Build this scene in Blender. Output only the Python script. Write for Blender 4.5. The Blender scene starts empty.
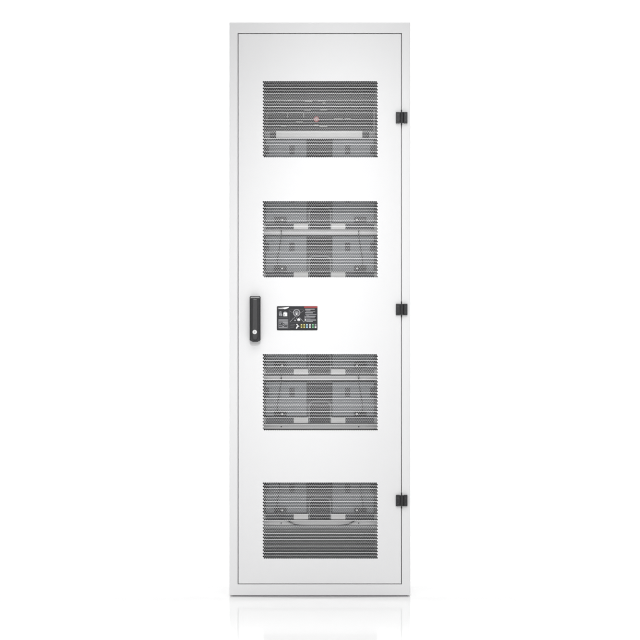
import bpy, bmesh, math, random
from mathutils import Vector, Matrix, Quaternion
from mathutils.geometry import delaunay_2d_cdt

random.seed(4)
scene = bpy.context.scene
COL = scene.collection
U = 0.0035            # metres to one measured unit of the front elevation
D = 14.0              # camera distance to the door
BASE = 596.5          # elevation reading at floor level
ZC = (BASE - 320.0) * U


def X(px, d=0.0):
    return (px - 320.0) * U * (D + d) / D


def Z(py, d=0.0):
    return ZC + (320.0 - py) * U * (D + d) / D


# ------------------------------------------------------------------ materials
def new_mat(name):
    m = bpy.data.materials.new(name)
    m.use_nodes = True
    nt = m.node_tree
    return m, nt, nt.nodes['Principled BSDF']


def mat(name, col, rough=0.5, metal=0.0, spec=0.5, bump=0.0, scale=400.0, var=0.0):
    m, nt, b = new_mat(name)
    b.inputs['Base Color'].default_value = (*col, 1)
    b.inputs['Roughness'].default_value = rough
    b.inputs['Metallic'].default_value = metal
    b.inputs['Specular IOR Level'].default_value = spec
    tc = nt.nodes.new('ShaderNodeTexCoord')
    if bump or var:
        n = nt.nodes.new('ShaderNodeTexNoise')
        n.inputs['Scale'].default_value = scale
        n.inputs['Detail'].default_value = 3
        nt.links.new(tc.outputs['Object'], n.inputs['Vector'])
        if bump:
            bp = nt.nodes.new('ShaderNodeBump')
            bp.inputs['Strength'].default_value = bump
            bp.inputs['Distance'].default_value = 0.0004
            nt.links.new(n.outputs['Fac'], bp.inputs['Height'])
            nt.links.new(bp.outputs['Normal'], b.inputs['Normal'])
        if var:
            mr = nt.nodes.new('ShaderNodeMapRange')
            mr.inputs['To Min'].default_value = rough - var
            mr.inputs['To Max'].default_value = rough + var
            nt.links.new(n.outputs['Fac'], mr.inputs['Value'])
            nt.links.new(mr.outputs['Result'], b.inputs['Roughness'])
    return m


M = {}
M['white'] = mat('white_powder_coat', (0.80, 0.80, 0.805), 0.42, spec=0.4, bump=0.08, scale=900, var=0.04)
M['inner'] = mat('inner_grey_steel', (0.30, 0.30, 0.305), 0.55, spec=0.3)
M['black'] = mat('black_plastic', (0.022, 0.022, 0.024), 0.38, spec=0.5, bump=0.1, scale=1200, var=0.05)
M['black_edge'] = mat('worn_black_plastic', (0.05, 0.05, 0.052), 0.34)
M['chrome'] = mat('chrome_lock', (0.86, 0.86, 0.86), 0.25, metal=0.35, spec=0.6)
M['shelf'] = mat('galvanised_shelf', (0.55, 0.55, 0.55), 0.45, metal=0.1, var=0.06, scale=60)
M['silver'] = mat('bare_aluminium', (0.72, 0.72, 0.715), 0.4, metal=0.05, var=0.06, scale=90)
M['panel'] = mat('blue_grey_plastic', (0.205, 0.217, 0.23), 0.5, var=0.05, scale=80)
M['case'] = mat('dark_module_case', (0.09, 0.093, 0.1), 0.55)
M['dark'] = mat('matt_black_housing', (0.028, 0.028, 0.03), 0.6)
M['port'] = mat('port_black', (0.07, 0.07, 0.075), 0.6)
M['board'] = mat('control_board_grey', (0.05, 0.05, 0.05), 0.6, var=0.1, scale=70)
M['rail'] = mat('mounting_rail_grey', (0.07, 0.07, 0.07), 0.5)
M['trim'] = mat('trim_grey', (0.42, 0.42, 0.42), 0.5)
M['mark'] = mat('marking_grey', (0.34, 0.34, 0.33), 0.5)
M['arch'] = mat('arch_grey', (0.16, 0.165, 0.17), 0.5)
M['cable'] = mat('black_cable_sheath', (0.06, 0.06, 0.062), 0.5)
M['red'] = mat('red_ring', (0.42, 0.04, 0.05), 0.45)
M['pink'] = mat('pale_disc', (0.52, 0.40, 0.40), 0.5)
M['lab_black'] = mat('sticker_black', (0.018, 0.018, 0.022), 0.35)
M['lab_grey'] = mat('sticker_grey', (0.16, 0.16, 0.17), 0.4)
M['lab_mid'] = mat('sticker_light_grey', (0.33, 0.33, 0.35), 0.4)
M['lab_white'] = mat('sticker_white', (0.78, 0.78, 0.78), 0.4)
M['lab_red'] = mat('sticker_red', (0.30, 0.04, 0.04), 0.4)
M['lab_yellow'] = mat('sticker_yellow', (0.45, 0.39, 0.05), 0.4)
M['lab_blue'] = mat('sticker_blue', (0.30, 0.55, 0.68), 0.4)
M['lab_green'] = mat('sticker_green', (0.10, 0.42, 0.17), 0.4)

# glossy white studio floor: white with a weak polished coat
fm = bpy.data.materials.new('glossy_white_floor')
fm.use_nodes = True
nt = fm.node_tree
for n in list(nt.nodes):
    nt.nodes.remove(n)
out = nt.nodes.new('ShaderNodeOutputMaterial')
mix = nt.nodes.new('ShaderNodeMixShader')
mix.inputs[0].default_value = 0.30
df = nt.nodes.new('ShaderNodeBsdfDiffuse')
df.inputs['Color'].default_value = (0.86, 0.86, 0.86, 1)
gl = nt.nodes.new('ShaderNodeBsdfGlossy')
gl.inputs['Color'].default_value = (1, 1, 1, 1)
gl.inputs['Roughness'].default_value = 0.07
nt.links.new(df.outputs[0], mix.inputs[1])
nt.links.new(gl.outputs[0], mix.inputs[2])
nt.links.new(mix.outputs[0], out.inputs['Surface'])
M['floor'] = fm
M['backdrop'] = mat('white_backdrop_paper', (0.86, 0.86, 0.86), 0.9, spec=0.1)


# ------------------------------------------------------------------ helpers
def empty(name, loc):
    o = bpy.data.objects.new(name, None)
    o.empty_display_size = 0.1
    COL.objects.link(o)
    o.location = loc
    return o


def link(name, bm, mats, parent=None, smooth=False, label=None):
    """bm is in world coordinates; the object's origin goes to its parent's."""
    me = bpy.data.meshes.new(name)
    bmesh.ops.recalc_face_normals(bm, faces=bm.faces)
    if smooth:
        for f in bm.faces:
            f.smooth = True
    bm.to_mesh(me)
    bm.free()
    if not isinstance(mats, (list, tuple)):
        mats = [mats]
    for m in mats:
        me.materials.append(m)
    o = bpy.data.objects.new(name, me)
    COL.objects.link(o)
    if parent is not None:
        o.parent = parent
        off = Vector((0, 0, 0))
        p = parent
        while p is not None:
            off += Vector(p.location)
            p = p.parent
        me.transform(Matrix.Translation(-off))
    if label:
        o['label'] = label
    return o


def tag(o, label, cat, group=None):
    o['label'] = label
    o['category'] = cat
    if group:
        o['group'] = group
    return o


def box(bm, x0, x1, y0, y1, z0, z1, bev=0.0, seg=2, mi=0):
    r = bmesh.ops.create_cube(bm, size=1.0)
    vs = r['verts']
    for v in vs:
        v.co = Vector(((x0 + x1) / 2 + v.co.x * (x1 - x0),
                       (y0 + y1) / 2 + v.co.y * (y1 - y0),
                       (z0 + z1) / 2 + v.co.z * (z1 - z0)))
    fs = {f for v in vs for f in v.link_faces}
    for f in fs:
        f.material_index = mi
    if bev > 0:
        es = list({e for v in vs for e in v.link_edges})
        bmesh.ops.bevel(bm, geom=es, offset=bev, segments=seg, affect='EDGES', profile=0.5)


def pbox(bm, px0, px1, py0, py1, d0, d1, bev=0.0, seg=2, mi=0):
    """box measured on the elevation (px), at depths d0 (front) to d1."""
    box(bm, X(px0, d0), X(px1, d0), d0, d1, Z(py1, d0), Z(py0, d0), bev, seg, mi)


def cyl(bm, c, axis, r, h, n=24, r2=None, mi=0):
    res = bmesh.ops.create_cone(bm, cap_ends=True, segments=n, radius1=r, radius2=r if r2 is None else r2, depth=h)
    rot = Vector((0, 0, 1)).rotation_difference(Vector(axis)).to_matrix().to_4x4()
    bmesh.ops.transform(bm, matrix=Matrix.Translation(c) @ rot, verts=res['verts'])
    for f in {f for v in res['verts'] for f in v.link_faces}:
        f.material_index = mi


def prism(bm, pts, y0, y1, mi=0):
    """extrude an outline (x, z) from y0 (front) to y1."""
    a = [bm.verts.new((x, y0, z)) for x, z in pts]
    b = [bm.verts.new((x, y1, z)) for x, z in pts]
    f = [bm.faces.new(a), bm.faces.new(b[::-1])]
    n = len(pts)
    for i in range(n):
        f.append(bm.faces.new((a[i], b[i], b[(i + 1) % n], a[(i + 1) % n])))
    for q in f:
        q.material_index = mi
    return f


def tube(bm, pts, r, n=10):
    """swept round tube through smoothed points."""
    P = [Vector(p) for p in pts]
    S = []
    for i in range(len(P) - 1):
        p0, p1, p2, p3 = P[max(i - 1, 0)], P[i], P[i + 1], P[min(i + 2, len(P) - 1)]
        for k in range(6):
            t = k / 6
            S.append(0.5 * ((2 * p1) + (p2 - p0) * t + (2 * p0 - 5 * p1 + 4 * p2 - p3) * t * t
                            + (3 * p1 - p0 - 3 * p2 + p3) * t ** 3))
    S.append(P[-1])
    rings = []
    up = Vector((0.05, 1, 0.02)).normalized()
    for i, s in enumerate(S):
        t = (S[min(i + 1, len(S) - 1)] - S[max(i - 1, 0)]).normalized()
        a = t.cross(up).normalized()
        b = t.cross(a).normalized()
        rings.append([bm.verts.new(s + a * (r * math.cos(2 * math.pi * k / n)) + b * (r * math.sin(2 * math.pi * k / n)))
                      for k in range(n)])
    for i in range(len(rings) - 1):
        for k in range(n):
            bm.faces.new((rings[i][k], rings[i][(k + 1) % n], rings[i + 1][(k + 1) % n], rings[i + 1][k]))
    bm.faces.new(rings[0])
    bm.faces.new(rings[-1][::-1])


# ------------------------------------------------------------------ setting
bm = bmesh.new()
vs = [bm.verts.new(p) for p in ((-14, -20, 0), (14, -20, 0), (14, 4, 0), (-14, 4, 0))]
bm.faces.new(vs)
fl = link('floor', bm, M['floor'])
fl['kind'] = 'structure'

bm = bmesh.new()
prof = [(4 + 2.5 * math.sin(a), 2.5 - 2.5 * math.cos(a)) for a in [math.pi / 2 * i / 24 for i in range(25)]] + [(6.5, 9)]
prev = None
for y, z in prof:
    cur = (bm.verts.new((-14, y, z)), bm.verts.new((14, y, z)))
    if prev:
        bm.faces.new((prev[0], prev[1], cur[1], cur[0]))
    prev = cur
bd = link('backdrop', bm, M['backdrop'], smooth=True)
bd['kind'] = 'structure'

# ------------------------------------------------------------------ cabinet
L, R, T, B = 229.4, 410.4, 22.4, 595.5        # outer shell
DL, DR, DT, DB = 238.1, 401.5, 33.5, 583.9    # middle of the door gap
GAP = 0.33                                    # half width of the gap
cab = empty('battery_cabinet', (0, 0.3, 0))
tag(cab, 'tall white steel battery cabinet with a closed front door of four perforated vent windows', 'cabinet')

DEEP = 0.60
# shell: front frame (with return behind the door), sides, top, base, back
bm = bmesh.new()


def rect_ring(bm, o, i, y):
    """flat ring between two rectangles (px l, r, t, b)"""
    ov = [bm.verts.new((X(p), y, Z(q))) for p, q in ((o[0], o[3]), (o[1], o[3]), (o[1], o[2]), (o[0], o[2]))]
    iv = [bm.verts.new((X(p), y, Z(q))) for p, q in ((i[0], i[3]), (i[1], i[3]), (i[1], i[2]), (i[0], i[2]))]
    for k in range(4):
        bm.faces.new((ov[k], ov[(k + 1) % 4], iv[(k + 1) % 4], iv[k]))
    return ov, iv


def bridge(bm, a, b):
    for k in range(4):
        bm.faces.new((a[k], a[(k + 1) % 4], b[(k + 1) % 4], b[k]))


def loop(bm, r, y):
    return [bm.verts.new((X(p), y, Z(q))) for p, q in ((r[0], r[3]), (r[1], r[3]), (r[1], r[2]), (r[0], r[2]))]


def inset(r, k):
    return (r[0] + k, r[1] - k, r[2] + k, r[3] - k)


outer = (L, R, T, B)
fo = (DL - GAP, DR + GAP, DT - GAP, DB + GAP)          # frame's inner edge
rad = 0.9                                              # rounded outer corner (px)
rings = []
for a in range(0, 7):                                  # rounded outer edge
    t = math.pi / 2 * a / 6
    k = rad * (1 - math.cos(t))
    rings.append(loop(bm, inset(outer, k), U * rad * (1 - math.sin(t))))
back = loop(bm, outer, DEEP)
bridge(bm, back, rings[0])
for a, b in zip(rings, rings[1:]):
    bridge(bm, a, b)
ri = 0.35
r_in = []
for a in range(0, 5):                                  # rounded inner edge at the door gap
    t = math.pi / 2 * a / 4
    r_in.append(loop(bm, inset(fo, -ri * (1 - math.sin(t))), U * ri * (1 - math.cos(t))))
bridge(bm, rings[-1], r_in[0])
for a, b in zip(r_in, r_in[1:]):
    bridge(bm, a, b)
step = loop(bm, fo, 0.024)
bridge(bm, r_in[-1], step)
lip = loop(bm, inset(fo, 4.0), 0.024)                  # door stop behind the gap
bridge(bm, step, lip)
lipb = loop(bm, inset(fo, 4.0), 0.040)
bridge(bm, lip, lipb)
inb = loop(bm, inset(outer, 1.0), 0.040)
bridge(bm, lipb, inb)
inb2 = loop(bm, inset(outer, 1.0), DEEP - 0.004)
bridge(bm, inb, inb2)
bm.faces.new(inb2)
bm.faces.new(back[::-1])
link('shell', bm, M['white'], cab)

# recessed plinth under the shell
bm = bmesh.new()
box(bm, X(L + 3), X(R - 3), 0.012, DEEP - 0.012, 0.0, Z(B) + 0.002)
link('plinth', bm, M['black_edge'], cab)

# dark inner lining (side walls and rear panel seen through the vents)
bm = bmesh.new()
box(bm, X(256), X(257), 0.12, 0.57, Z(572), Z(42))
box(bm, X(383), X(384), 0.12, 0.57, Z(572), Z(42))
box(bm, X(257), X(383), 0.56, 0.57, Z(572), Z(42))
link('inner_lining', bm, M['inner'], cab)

# vertical mounting rails
for px0, px1 in ((257.5, 265.3), (374.6, 382.5)):
    bm = bmesh.new()
    d = 0.10
    pbox(bm, px0, px1, 44, 570, d, d + 0.03)
    o = link('mounting_rail', bm, M['rail'], cab)

# door panel with four openings
WX0, WX1 = 262.7, 377.4
WINS = [81.0, 201.0, 354.0, 482.3]
WH = 76.5
MARG = 1.6
dp = (DL + GAP, DR - GAP, DT + GAP, DB - GAP)
bm = bmesh.new()
rr = 0.5
rings = []
for a in range(0, 6):
    t = math.pi / 2 * a / 5
    rings.append(loop(bm, inset(dp, rr * (1 - math.cos(t))), U * rr * (1 - math.sin(t))))
bk = loop(bm, dp, 0.021)
bridge(bm, bk, rings[0])
for a, b in zip(rings, rings[1:]):
    bridge(bm, a, b)
fin = inset(dp, rr)
xs = [fin[0], WX0 - MARG, WX1 + MARG, fin[1]]
ys = [fin[2]]
for w in WINS:
    ys += [w - MARG, w + WH + MARG]
ys.append(fin[3])
for yy, flip in ((0.0, 0), (0.0016, 1)):
    for j in range(len(ys) - 1):
        for i in range(3):
            if i == 1 and j % 2 == 1:
                continue
            q = [bm.verts.new((X(a), yy, Z(b))) for a, b in
                 ((xs[i], ys[j + 1]), (xs[i + 1], ys[j + 1]), (xs[i + 1], ys[j]), (xs[i], ys[j]))]
            bm.faces.new(q)
bmesh.ops.remove_doubles(bm, verts=bm.verts, dist=1e-6)
door = link('door', bm, M['white'], cab)

# ---- perforated vent grille: rows of hexagonal holes, a plain web after every fourth row
PX = 1.8426
NC = 62
BAND = WH / 12
EXT = 0.42
MID = 0.16
RP = (BAND - EXT - MID) / 4
SH = 0.94
th = 0.0012


def grille_mesh(z_top):
    verts, faces, holes = [], [], []
    w, h = WX1 - WX0 + 2 * MARG, WH + 2 * MARG
    verts += [Vector(p) for p in ((0, 0), (w, 0), (w, h), (0, h))]
    faces.append([0, 1, 2, 3])
    v1, v2, hw = RP / 3 * SH, 2 * RP / 3 * SH, PX / 2 * SH
    row = 0
    for b in range(12):
        for k in range(4):
            cy = MARG + b * BAND + EXT / 2 + RP * (k + 0.5) + (MID if k > 1 else 0)
            for c in range(NC):
                cx = MARG + PX * (c + 0.5) + (PX / 2 if row % 2 else 0)
                pts = [(cx, cy - v2), (cx + hw, cy - v1), (cx + hw, cy + v1), (cx, cy + v2), (cx - hw, cy + v1), (cx - hw, cy - v1)]
                i0 = len(verts)
                verts += [Vector(p) for p in pts]
                faces.append(list(range(i0, i0 + 6)))
                holes.append(pts)
            row += 1
    vo, eo, fo_, ov, oe, of = delaunay_2d_cdt(verts, [], faces, 1, 1e-5, True)
    x0, y0 = WX0 - MARG, z_top - MARG
    bm = bmesh.new()
    fv = [bm.verts.new((X(x0 + v.x), 0.0, Z(y0 + v.y))) for v in vo]
    bv = [bm.verts.new((X(x0 + v.x), th, Z(y0 + v.y))) for v in vo]
    bm.verts.ensure_lookup_table()
    for f, o in zip(fo_, of):
        if o != [0]:
            continue
        bm.faces.new([fv[i] for i in f])
        bm.faces.new([bv[i] for i in f][::-1])
    wv = [v for v in bm.verts if not v.link_faces]
    bmesh.ops.delete(bm, geom=wv, context='VERTS')
    for pts in holes:
        a = [bm.verts.new((X(x0 + p), 0.0, Z(y0 + q))) for p, q in pts]
        b = [bm.verts.new((X(x0 + p), th, Z(y0 + q))) for p, q in pts]
        for i in range(6):
            bm.faces.new((a[i], a[(i + 1) % 6], b[(i + 1) % 6], b[i]))
    return bm


bm = grille_mesh(WINS[0])
g0 = link('vent_grille', bm, M['white'], door)
for w in WINS[1:]:
    g = g0.copy()
    COL.objects.link(g)
    g.parent = door
    g.location = g0.location + Vector((0, 0, -(w - WINS[0]) * U))

# ---- hinges
for py in (111.9, 303.7, 494.9):
    bm = bmesh.new()
    y1 = py + 11.4
    pbox(bm, 395.9, 400.0, py, py + 8.9, -0.010, 0.0005, 0.0012)
    pbox(bm, 395.9, 400.0, py + 9.2, y1, -0.0085, 0.0005, 0.0010)
    pbox(bm, 396.2, 399.7, py + 8.5, py + 9.6, -0.0065, 0.0002)
    hg = link('hinge', bm, M['black'], cab)
    bm = bmesh.new()
    pbox(bm, 403.9, 407.4, py, y1, -0.010, 0.0005, 0.0012)
    link('leaf', bm, M['black'], hg)
    bm = bmesh.new()
    cyl(bm, Vector((X(401.95), -0.008, Z((py + y1) / 2))), (0, 0, 1), 1.85 * U, 11.0 * U, 28)
    box(bm, X(400.2), X(403.7), -0.008, 0.0, Z(y1 - 0.4), Z(py + 0.4))
    link('knuckle', bm, M['black'], hg)
    bm = bmesh.new()
    cyl(bm, Vector((X(401.5), -0.0005, Z((py + y1) / 2))), (0, 0, 1), 0.55 * U, (11.4 + 4.4) * U, 14)
    link('pin', bm, M['black_edge'], hg)
    for sx in (398.0, 405.6):
        for sy in (py + 3.0, py + 8.6):
            bm = bmesh.new()
            cyl(bm, Vector((X(sx), -0.0103, Z(sy))), (0, -1, 0), 0.62 * U, 0.0012, 16)
            link('screw', bm, M['black_edge'], hg)

# ---- swing handle with lock
hx0, hx1, hy0, hy1 = 249.8, 260.6, 296.2, 341.9
cx = (hx0 + hx1) / 2
bm = bmesh.new()
outl = [(hx0 + 0.6, hy0), (hx1 - 0.6, hy0), (hx1, hy0 + 0.8), (hx1, hy1 - 1.9), (hx1 - 0.9, hy1 - 1.0), (cx + 2.7, hy1 - 0.6),
        (cx + 2.1, hy1), (cx - 2.1, hy1), (cx - 2.7, hy1 - 0.6), (hx0 + 0.9, hy1 - 1.0), (hx0, hy1 - 1.9), (hx0, hy0 + 0.8)]
pts = [(X(a), Z(b)) for a, b in outl]
fs = prism(bm, pts, -0.027, 0.0005)
es = list(fs[0].edges)
bmesh.ops.bevel(bm, geom=es, offset=0.0018, segments=3, affect='EDGES', profile=0.5)
hd = link('handle', bm, M['black'], cab)
# raised lever along the middle
bm = bmesh.new()
lev = [(cx - 2.6, hy0 + 3.6), (cx - 1.6, hy0 + 2.6), (cx + 1.6, hy0 + 2.6), (cx + 2.6, hy0 + 3.6), (cx + 2.9, hy1 - 5.5), (cx + 1.6, hy1 - 2.2),
       (cx - 1.6, hy1 - 2.2), (cx - 2.9, hy1 - 5.5)]
fs = prism(bm, [(X(a), Z(b)) for a, b in lev], -0.0345, -0.0255)
bmesh.ops.bevel(bm, geom=list(fs[0].edges), offset=0.0035, segments=3, affect='EDGES', profile=0.5)
link('lever', bm, M['black_edge'], hd)
# side rims
bm = bmesh.new()
for s in (-1, 1):
    a, b = sorted((cx + s * 4.0, cx + s * 5.2))
    pbox(bm, a, b, hy0 + 2.2, hy1 - 4.2, -0.0305, -0.025, 0.0015)
link('rim', bm, M['black'], hd)
# highlight on the handle's top bevel, put in as a pale grey piece
bm = bmesh.new()
ca = [(hx0 + 1.3, hy0 + 0.25), (hx1 - 1.3, hy0 + 0.25), (hx1 - 0.7, hy0 + 2.0), (hx0 + 0.7, hy0 + 2.0)]
a = [bm.verts.new((X(p), y, Z(q))) for (p, q), y in zip(ca, (-0.0235, -0.0235, -0.0315, -0.0315))]
b = [bm.verts.new((v.co.x, -0.012, v.co.z)) for v in a]
bm.faces.new(a)
bm.faces.new(b[::-1])
for i in range(4):
    bm.faces.new((a[i], b[i], b[(i + 1) % 4], a[(i + 1) % 4]))
link('top_highlight', bm, M['trim'], hd)
bm = bmesh.new()
lc = Vector((X(254.9), -0.0355, Z(332.0)))
cyl(bm, lc, (0, -1, 0), 2.15 * U, 0.006, 32)
bmesh.ops.bevel(bm, geom=[e for e in bm.edges if abs(e.verts[0].co.y - e.verts[1].co.y) < 1e-6 and e.verts[0].co.y < lc.y], offset=0.0009,
                segments=2, affect='EDGES')
lk = bm.faces[:]
box(bm, X(254.9) - 0.0008, X(254.9) + 0.0008, -0.0389, -0.0378, Z(333.2), Z(330.8), mi=1)
link('lock', bm, [M['chrome'], M['lab_mid']], hd)

# ---- black information plate
sx0, sx1, sy0, sy1 = 276.8, 317.5, 306.2, 330.3
bm = bmesh.new()
LM = ['lab_black', 'lab_grey', 'lab_mid', 'lab_white', 'lab_red', 'lab_yellow', 'lab_blue', 'lab_green']


def rr_outline(x0, x1, y0, y1, r, n=5):
    o = []
    for (ccx, ccy, a0) in ((x1 - r, y0 + r, 0), (x0 + r, y0 + r, 90), (x0 + r, y1 - r, 180), (x1 - r, y1 - r, 270)):
        for k in range(n + 1):
            a = math.radians(a0 + 90 * k / n)
            o.append((X(ccx + r * math.cos(a)), Z(ccy - r * math.sin(a))))
    return o


prism(bm, rr_outline(sx0, sx1, sy0, sy1, 1.0), -0.0012, 0.0003, 0)
ZS = {1: -0.00140, 2: -0.00155, 3: -0.00170}


def sq(a, b):        # from the enlarged reading of the plate to elevation units
    return 270 + a / 11.636, 295 + b / 11.636


def flat(pts, mi, lev=1):
    p = [sq(*q) for q in pts]
    f = bm.faces.new([bm.verts.new((X(a), ZS[lev], Z(b))) for a, b in p])
    f.material_index = mi


def rect(a0, a1, b0, b1, mi, lev=1):
    flat([(a0, b0), (a1, b0), (a1, b1), (a0, b1)], mi, lev)


def line(p, q, w, mi, lev=1):
    p, q = Vector(p), Vector(q)
    n = (q - p).normalized().orthogonal() * w / 2
    flat([p + n, q + n, q - n, p - n], mi, lev)


def disc(c, r, mi, lev, n=24, inner=0):
    if not inner:
        flat([(c[0] + r * math.cos(2 * math.pi * k / n), c[1] + r * math.sin(2 * math.pi * k / n)) for k in range(n)], mi, lev)
    else:
        for k in range(n):
            a, b = 2 * math.pi * k / n, 2 * math.pi * (k + 1) / n
            flat([(c[0] + q * math.cos(t), c[1] + q * math.sin(t)) for q, t in ((r, a), (r, b), (inner, b), (inner, a))], mi, lev)


# left column: swoosh, two white pictograms, grey table
flat([(88, 152), (130, 150), (180, 142), (222, 138), (216, 150), (190, 160), (172, 166), (150, 158), (110, 158)], 3)
line((90, 160), (150, 166), 3, 2)
flat([(104, 196), (132, 190), (134, 215), (142, 222), (142, 246), (112, 246), (104, 230)], 2)
rect(110, 124, 202, 214, 0, 2)
rect(116, 132, 228, 240, 1, 2)
rect(156, 200, 204, 248, 3)
rect(166, 190, 194, 204, 2)
rect(162, 172, 222, 240, 2, 2)
line((100, 266), (210, 266), 4, 1)
rect(98, 212, 280, 388, 1)
for b in (288, 300):
    rect(106, 200, b, b + 4, 2, 2)
rect(104, 142, 312, 346, 0, 2)
rect(108, 138, 318, 324, 2, 3)
rect(108, 130, 330, 335, 2, 3)
rect(152, 206, 312, 322, 2, 2)
disc((154, 344), 14, 0, 2)
disc((154, 344), 6, 2, 3)
rect(170, 206, 332, 338, 2, 2)
rect(172, 204, 350, 356, 0, 2)
rect(104, 200, 364, 370, 0, 2)
disc((152, 366), 7, 2, 3)
rect(108, 196, 378, 383, 2, 2)
line((222, 170), (222, 395), 3, 1)
# middle: round device, diagonals, figure
line((226, 184), (276, 214), 4, 1)
line((232, 312), (296, 250), 4, 2)
line((398, 178), (346, 216), 4, 1)
line((396, 316), (340, 258), 4, 2)
line((238, 168), (392, 168), 2, 1)
disc((310, 206), 42, 2, 1, 28, 32)
disc((310, 208), 25, 1, 1)
rect(296, 326, 196, 206, 2, 2)
rect(302, 318, 214, 230, 3, 2)
line((300, 246), (322, 246), 8, 2)
disc((334, 288), 17, 3, 2, 18)
rect(322, 346, 296, 304, 2, 3)
disc((292, 296), 9, 2, 1, 14)
rect(262, 284, 268, 276, 1)
line((310, 262), (310, 280), 4, 2)
line((232, 322), (346, 322), 2, 1)
flat([(302, 338), (314, 336), (342, 366), (330, 370)], 3)
flat([(318, 352), (332, 360), (312, 392), (302, 386)], 3)
line((236, 338), (290, 344), 4, 1)
line((236, 356), (286, 358), 4, 1)
line((236, 374), (282, 372), 4, 1)
# right: red bar over lines of small print, coloured squares below
rect(398, 552, 131, 152, 4)
rows = [(160, 520), (172, 470), (190, 526), (202, 500), (222, 540), (234, 450), (242, 530), (262, 520), (274, 470), (286, 536), (304, 500)]
for i, (b, e) in enumerate(rows):
    rect(408 + (i % 3) * 4, e, b, b + (7 if i % 3 else 10), (2, 2, 1)[i % 3])
rect(402, 424, 240, 312, 1)
rect(406, 420, 250, 262, 2, 2)
rect(406, 420, 284, 296, 3, 2)
for j, b in enumerate((338, 366)):
    for i, a in enumerate((356, 388, 420, 454, 488, 520)):
        mi = ((5, 5, 6, 3, 7, 2), (5, 5, 6, 3, 7, 3))[j][i]
        rect(a + 1, a + 20, b, b + 18, mi)
        rect(a + 6, a + 14, b + 5, b + 11, (3 if mi in (5, 6, 7) else 2), 2)
link('information_plate', bm, [M[k] for k in LM], cab)

# ------------------------------------------------------------------ inside
SD = 0.085      # depth of a shelf's front lip
shelf_tops = [181.6, 230.2, 278.6, 327.2, 375.6, 424.2, 472.6, 520.6]
shelf_obs = []
for s in shelf_tops:
    bm = bmesh.new()
    hgt = 4.6
    pbox(bm, 258, 382, s, s + hgt, SD, SD + 0.002)
    box(bm, X(258, SD), X(382, SD), SD + 0.002, 0.54, Z(s + 1.0, SD), Z(s + 0.4, SD))
    bmesh.ops.remove_doubles(bm, verts=bm.verts, dist=1e-7)
    sh = link('shelf', bm, M['shelf'], cab)
    shelf_obs.append(sh)
    if s == shelf_tops[-1]:
        b2 = bmesh.new()
        pbox(b2, 258, 382, s + hgt + 0.3, s + hgt + 3.4, SD + 0.012, SD + 0.014)
        link('flange', b2, M['arch'], sh)
    for px in (281.2, 358.8):
        b2 = bmesh.new()
        cyl(b2, Vector((X(px, SD), SD - 0.0015, Z(s + 2.6, SD))), (0, -1, 0), 0.75 * U, 0.003, 14)
        link('screw', b2, M['dark'], sh)


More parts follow.
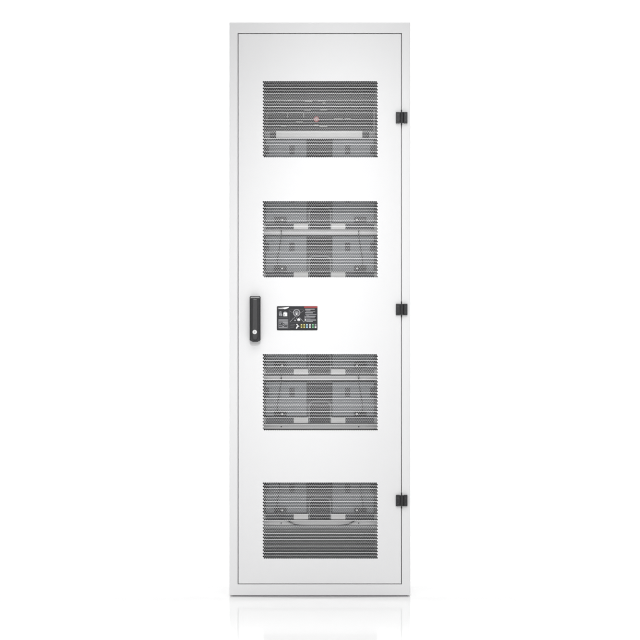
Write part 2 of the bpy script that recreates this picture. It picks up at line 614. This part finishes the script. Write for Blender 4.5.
def module_parts(root, top, bot):
    """root's location is the middle of the module's underside."""
    dM = 0.105
    h0 = top + 5.0
    # case
    bm = bmesh.new()
    pbox(bm, 266.3, 373.8, top + 5.6, bot - 0.8, dM, 0.50, 0.002)
    link('case', bm, M['case'], root)
    # two pale blue-grey front panels
    for a, b in ((265.8, 306.6), (332.4, 374.0)):
        bm = bmesh.new()
        pbox(bm, a, b, h0 + 1.6, bot - 7.8, dM - 0.010, dM + 0.001, 0.0012)
        fp = link('front_panel', bm, M['panel'], root)
    # square ports on the panels
    for a in (267.3, 292.0, 347.6, 372.0):
        bm = bmesh.new()
        w = 2.6 if 280 < a < 360 else 1.9
        pbox(bm, a - w, a + w, top + 12.4, top + 21.2, dM - 0.0125, dM - 0.009, 0.0008)
        link('port', bm, M['port'], root)
    # dark centre housing with an arched opening below
    bm = bmesh.new()
    pbox(bm, 306.9, 332.1, h0 + 0.2, top + 25.5, dM - 0.008, dM + 0.002, 0.001)
    link('centre_housing', bm, M['dark'], root)
    bm = bmesh.new()

    def arch(x0, x1, y0, y1, r):
        o = [(x0, y1), (x0, y0 + r)]
        for k in range(1, 6):
            t = math.pi / 2 * k / 6
            o.append((x0 + r - r * math.cos(t), y0 + r - r * math.sin(t)))
        o += [(x0 + r, y0), (x1 - r, y0)]
        for k in range(1, 6):
            t = math.pi / 2 * k / 6
            o.append((x1 - r + r * math.sin(t), y0 + r - r * math.cos(t)))
        o += [(x1, y0 + r), (x1, y1)]
        return o

    d = dM - 0.014
    O = arch(308.6, 331.2, top + 25.6, bot - 1.0, 5.0)
    I = arch(309.9, 329.9, top + 26.9, bot - 1.0, 4.2)
    a = [bm.verts.new((X(p, d), d, Z(q, d))) for p, q in O]
    b = [bm.verts.new((X(p, d), d, Z(q, d))) for p, q in I]
    a2 = [bm.verts.new((v.co.x, dM + 0.001, v.co.z)) for v in a]
    b2 = [bm.verts.new((v.co.x, dM + 0.001, v.co.z)) for v in b]
    for i in range(len(a) - 1):
        bm.faces.new((a[i], a[i + 1], b[i + 1], b[i]))
        bm.faces.new((a[i], a2[i], a2[i + 1], a[i + 1]))
        bm.faces.new((b[i], b[i + 1], b2[i + 1], b2[i]))
    link('arch_trim', bm, M['arch'], root)
    bm = bmesh.new()
    pbox(bm, 310.0, 329.8, top + 28.0, bot - 1.0, dM - 0.006, dM + 0.002)
    for k in range(5):
        pbox(bm, 311.5, 328.3, top + 31 + k * 3.0, top + 32.4 + k * 3.0, dM - 0.009, dM - 0.0055)
    link('connector_bay', bm, M['dark'], root)
    # terminals with a bright screw
    for px, sx in ((280.3, 2.0), (360.2, -3.2)):
        bm = bmesh.new()
        pbox(bm, px - 6.0, px + 6.2, top + 35.4, top + 40.8, dM - 0.022, dM - 0.009, 0.002)
        tm = link('terminal', bm, M['dark'], root)
        bm = bmesh.new()
        cyl(bm, Vector((X(px + sx, dM), dM - 0.023, Z(top + 38.6, dM))), (0, -1, 0), 0.95 * U, 0.004, 16)
        link('screw', bm, M['silver'], tm)
    # foot strip: dark with two bright plates
    bm = bmesh.new()
    pbox(bm, 265.9, 374.0, bot - 6.2, bot - 0.9, dM - 0.004, dM + 0.001)
    link('foot_strip', bm, M['case'], root)
    for a, b in ((262.6, 265.7), (374.2, 377.6)):
        bm = bmesh.new()
        pbox(bm, a, b, bot - 6.0, bot - 1.0, dM - 0.009, dM + 0.001, 0.0006)
        link('mounting_ear', bm, M['trim'], root)
    for a, b in ((293.6, 308.2), (331.2, 345.4)):
        bm = bmesh.new()
        pbox(bm, a, b, bot - 6.4, bot - 1.0, dM - 0.016, dM - 0.0035, 0.0008)
        link('plate', bm, M['silver'], root)


GRP = 'battery modules on the shelves behind the door'
labels = {
    0: 'blue-grey battery module directly beneath the pale strip of the control unit, topmost of the modules',
    1: 'blue-grey battery module behind the upper half of the second vent window from the top',
    2: 'blue-grey battery module behind the lower half of the second vent window from the top',
    4: 'blue-grey battery module behind the top edge of the vent window just below the handle',
    5: 'blue-grey battery module filling the lower half of the vent window just below the handle',
    7: 'blue-grey battery module above the drooping cable in the lowest vent window',
}
tops = [132.8] + shelf_tops[:-1]
first = None
first_top = None
for i, lab in labels.items():
    top, bot = tops[i] if i else 133.0, shelf_tops[i]
    loc = Vector((0, 0.3, Z(bot, SD)))
    if first is None:
        first = empty('battery_module', loc)
        module_parts(first, bot - 48.6, bot)
        r = first
    else:
        r = first.copy()
        COL.objects.link(r)
        r.location = loc
        for ch in list(first.children):
            c = ch.copy()
            COL.objects.link(c)
            c.parent = r
            for g in ch.children:
                e = g.copy()
                COL.objects.link(e)
                e.parent = c
    tag(r, lab, 'battery module', GRP)

# jumper cables from a module down to the next
cg = 'jumper cables joining the battery modules'
jl = {(1, -1): 'thin black jumper cable at the left in the second vent window from the top',
      (1, 1): 'thin black jumper cable at the right in the second vent window from the top',
      (4, -1): 'thin black jumper cable at the left in the vent window just below the handle',
      (4, 1): 'thin black jumper cable at the right in the vent window just below the handle',
      (6, -1): 'thin black jumper cable at the left in the lowest vent window',
      (6, 1): 'thin black jumper cable at the right in the lowest vent window'}
for (i, s), lab in jl.items():
    bot = shelf_tops[i]
    y0 = bot - 48.6 + 38
    y1 = bot + 38

    def cp(dx, py, d):
        return (X(320 + s * dx, d), d, Z(py, d))
    bm = bmesh.new()
    if i == 6:
        p = [cp(41.0, bot + 2, 0.16), cp(41.0, bot + 7.5, 0.12), cp(40.6, bot + 13, 0.086), cp(41.4, bot + 22, 0.078), cp(43.0, bot + 30, 0.074), cp(42.4, y1 - 2, 0.078), cp(40.5, y1, 0.083)]
    else:
        p = [cp(40.2, y0 + 1, 0.084), cp(39.6, y0 + 4, 0.077), cp(38.9, bot - 3, 0.074), cp(38.8, bot + 5, 0.072), cp(40.2, bot + 15, 0.076),
             cp(42.2, bot + 26, 0.075), cp(42.6, bot + 32, 0.074), cp(41.8, y1 - 2, 0.077), cp(40.2, y1, 0.083)]
    tube(bm, p, 0.0017)
    o = link('jumper_cable', bm, M['cable'], smooth=True)
    tag(o, lab, 'cable', cg)

# drooping cable across the lowest shelf
bm = bmesh.new()


def dp_(px, py, d=0.076):
    return (X(px, d), d, Z(py, d))


tube(bm, [dp_(277, 511, 0.080), dp_(281.5, 515.5), dp_(288.5, 520.8), dp_(293, 523.6), dp_(298, 525.3), dp_(308, 526.2), dp_(320, 526.4),
          dp_(333, 526.2), dp_(343, 525.4), dp_(349, 523.8), dp_(354, 520.9), dp_(359, 515.5), dp_(362.5, 511, 0.080)], 0.0028)
o = link('drooping_cable', bm, M['cable'], smooth=True)
tag(o, 'black cable drooping in a shallow arc across the shelf front in the lowest vent window', 'cable')

# control unit at the top
cu = empty('control_unit', (0, 0.3, Z(138.3, SD)))
tag(cu, 'dark control unit with a round red mark behind the top vent window', 'control unit')
dC = 0.105
bm = bmesh.new()
pbox(bm, 264.5, 375.6, 60, 138.2, dC, 0.50, 0.003)
link('case', bm, M['board'], cu)
bm = bmesh.new()
pbox(bm, 276.0, 362.4, 131.0, 137.9, dC - 0.018, dC + 0.001, 0.001)
link('front_strip', bm, M['silver'], cu)
for a, b in ((270.6, 275.4), (363.0, 368.6)):
    bm = bmesh.new()
    pbox(bm, a, b, 132.6, 138.0, dC - 0.014, dC + 0.001, 0.001)
    link('plug', bm, M['dark'], cu)
for a, b in ((264.8, 270.3), (369.0, 375.2)):
    bm = bmesh.new()
    pbox(bm, a, b, 131.6, 138.0, dC - 0.008, dC + 0.001, 0.001)
    pbox(bm, a + 1.6, b - 1.6, 134, 136.6, dC - 0.012, dC - 0.007, 0.001)
    link('bracket', bm, M['inner'], cu)
bm = bmesh.new()
pbox(bm, 373.6, 374.6, 109, 131.4, dC - 0.02, dC + 0.001)
link('edge_trim', bm, M['trim'], cu)
# round red-ringed mark
bm = bmesh.new()
ec = Vector((X(316.4, dC), dC - 0.006, Z(119.4, dC)))
cyl(bm, ec, (0, -1, 0), 2.75 * U, 0.014, 32, mi=0)
n = 36
for k in range(n):
    a, b = 2 * math.pi * k / n, 2 * math.pi * (k + 1) / n
    v = [bm.verts.new((ec.x + r * U * math.cos(t), dC - 0.0136, ec.z + r * U * math.sin(t)))
         for r, t in ((2.75, a), (2.75, b), (2.2, b), (2.2, a))]
    bm.faces.new(v).material_index = 1
for sx in (-1, 1):
    v = [bm.verts.new((ec.x + sx * (1.0 + 0.75 * math.cos(t)) * U, dC - 0.0136, ec.z + (0.8 * math.sin(t) - 0.3) * U))
         for t in [2 * math.pi * k / 14 for k in range(14)]]
    bm.faces.new(v).material_index = 1
link('round_mark', bm, [M['pink'], M['red']], cu)
# terminal rows, rails and marking strips of the control unit
bits = [(287.6, 292.4, 99.6, 101.2), (304.6, 312.2, 100.6, 102.0), (318, 326, 100.4, 101.4), (322.6, 325.4, 102.2, 104.0), (304.0, 311.2, 109.6, 110.8),
        (320.2, 327.0, 109.0, 110.4), (287.0, 287.9, 112.4, 117.6), (303.2, 304.1, 112.4, 117.6), (278.0, 303.0, 112.2, 113.2),
        (266.6, 267.3, 112, 126), (334.0, 343.0, 118.2, 119.4), (344.6, 351.0, 118.2, 119.2), (281.0, 286.4, 125.2, 126.6), (314.0, 318.4, 124.6, 125.8),
        (319.4, 327.4, 125.4, 127.0), (296.0, 303.0, 121.4, 122.4)]
for a, b, c, d in bits:
    bm = bmesh.new()
    pbox(bm, a, b, c, d, dC - 0.006, dC + 0.001, 0.0005)
    link('marking_strip', bm, M['mark'], cu)

# ------------------------------------------------------------------ lights
w = bpy.data.worlds.new('World')
scene.world = w
w.use_nodes = True
bgn = w.node_tree.nodes['Background']
bgn.inputs[0].default_value = (1, 1, 1, 1)
bgn.inputs[1].default_value = 0.285


def aim(o, target):
    o.rotation_euler = (Vector(target) - o.location).to_track_quat('-Z', 'Y').to_euler()


def area(name, loc, target, sx, sy, power):
    l = bpy.data.lights.new(name, 'AREA')
    l.shape = 'RECTANGLE'
    l.size, l.size_y = sx, sy
    l.energy = power
    o = bpy.data.objects.new(name, l)
    COL.objects.link(o)
    o.location = loc
    aim(o, target)
    return o


def spot(name, loc, target, power, ang, r, blend=1.0):
    l = bpy.data.lights.new(name, 'SPOT')
    l.energy = power
    l.spot_size = math.radians(ang)
    l.spot_blend = blend
    l.shadow_soft_size = r
    o = bpy.data.objects.new(name, l)
    COL.objects.link(o)
    o.location = loc
    aim(o, target)
    return o


area('backdrop_lamp', (-4.5, 1.6, 4.6), (-1.5, 6.4, 1.6), 2.5, 2.5, 308)
area('backdrop_lamp', (4.5, 1.6, 4.6), (1.5, 6.4, 1.6), 2.5, 2.5, 308)
ks = spot('key_spot', (0.0, -4.6, 3.4), (0.02, 0, 1.24), 440, 22.5, 0.30)
ks.rotation_euler = (ks.rotation_euler.to_quaternion() @ Quaternion((0, 0, 1), math.radians(-8))).to_euler()
ks.scale = (0.46, 1, 1)
area('floor_softbox', (0, -3.6, 5.2), (0, -2.6, 0), 4.0, 2.4, 106)
area('added_floor_light', (0, -3.5, 1.98), (0, -3.2, 0), 3.8, 0.7, 74)  # unseen light, added to brighten the floor ahead so the reflection fades

# ------------------------------------------------------------------ camera
cam = bpy.data.cameras.new('camera')
cam.sensor_width = 36
cam.lens = 36 * D / (640 * U)
cam.clip_start = 0.1
cam.clip_end = 200
co = bpy.data.objects.new('camera', cam)
COL.objects.link(co)
co.location = (0, -D, ZC)
co.rotation_euler = (math.pi / 2, 0, 0)
scene.camera = co

scene.view_settings.view_transform = 'Standard'
scene.view_settings.look = 'None'
scene.view_settings.exposure = 0
scene.view_settings.gamma = 1
scene.render.film_transparent = False
scene.cycles.max_bounces = 8
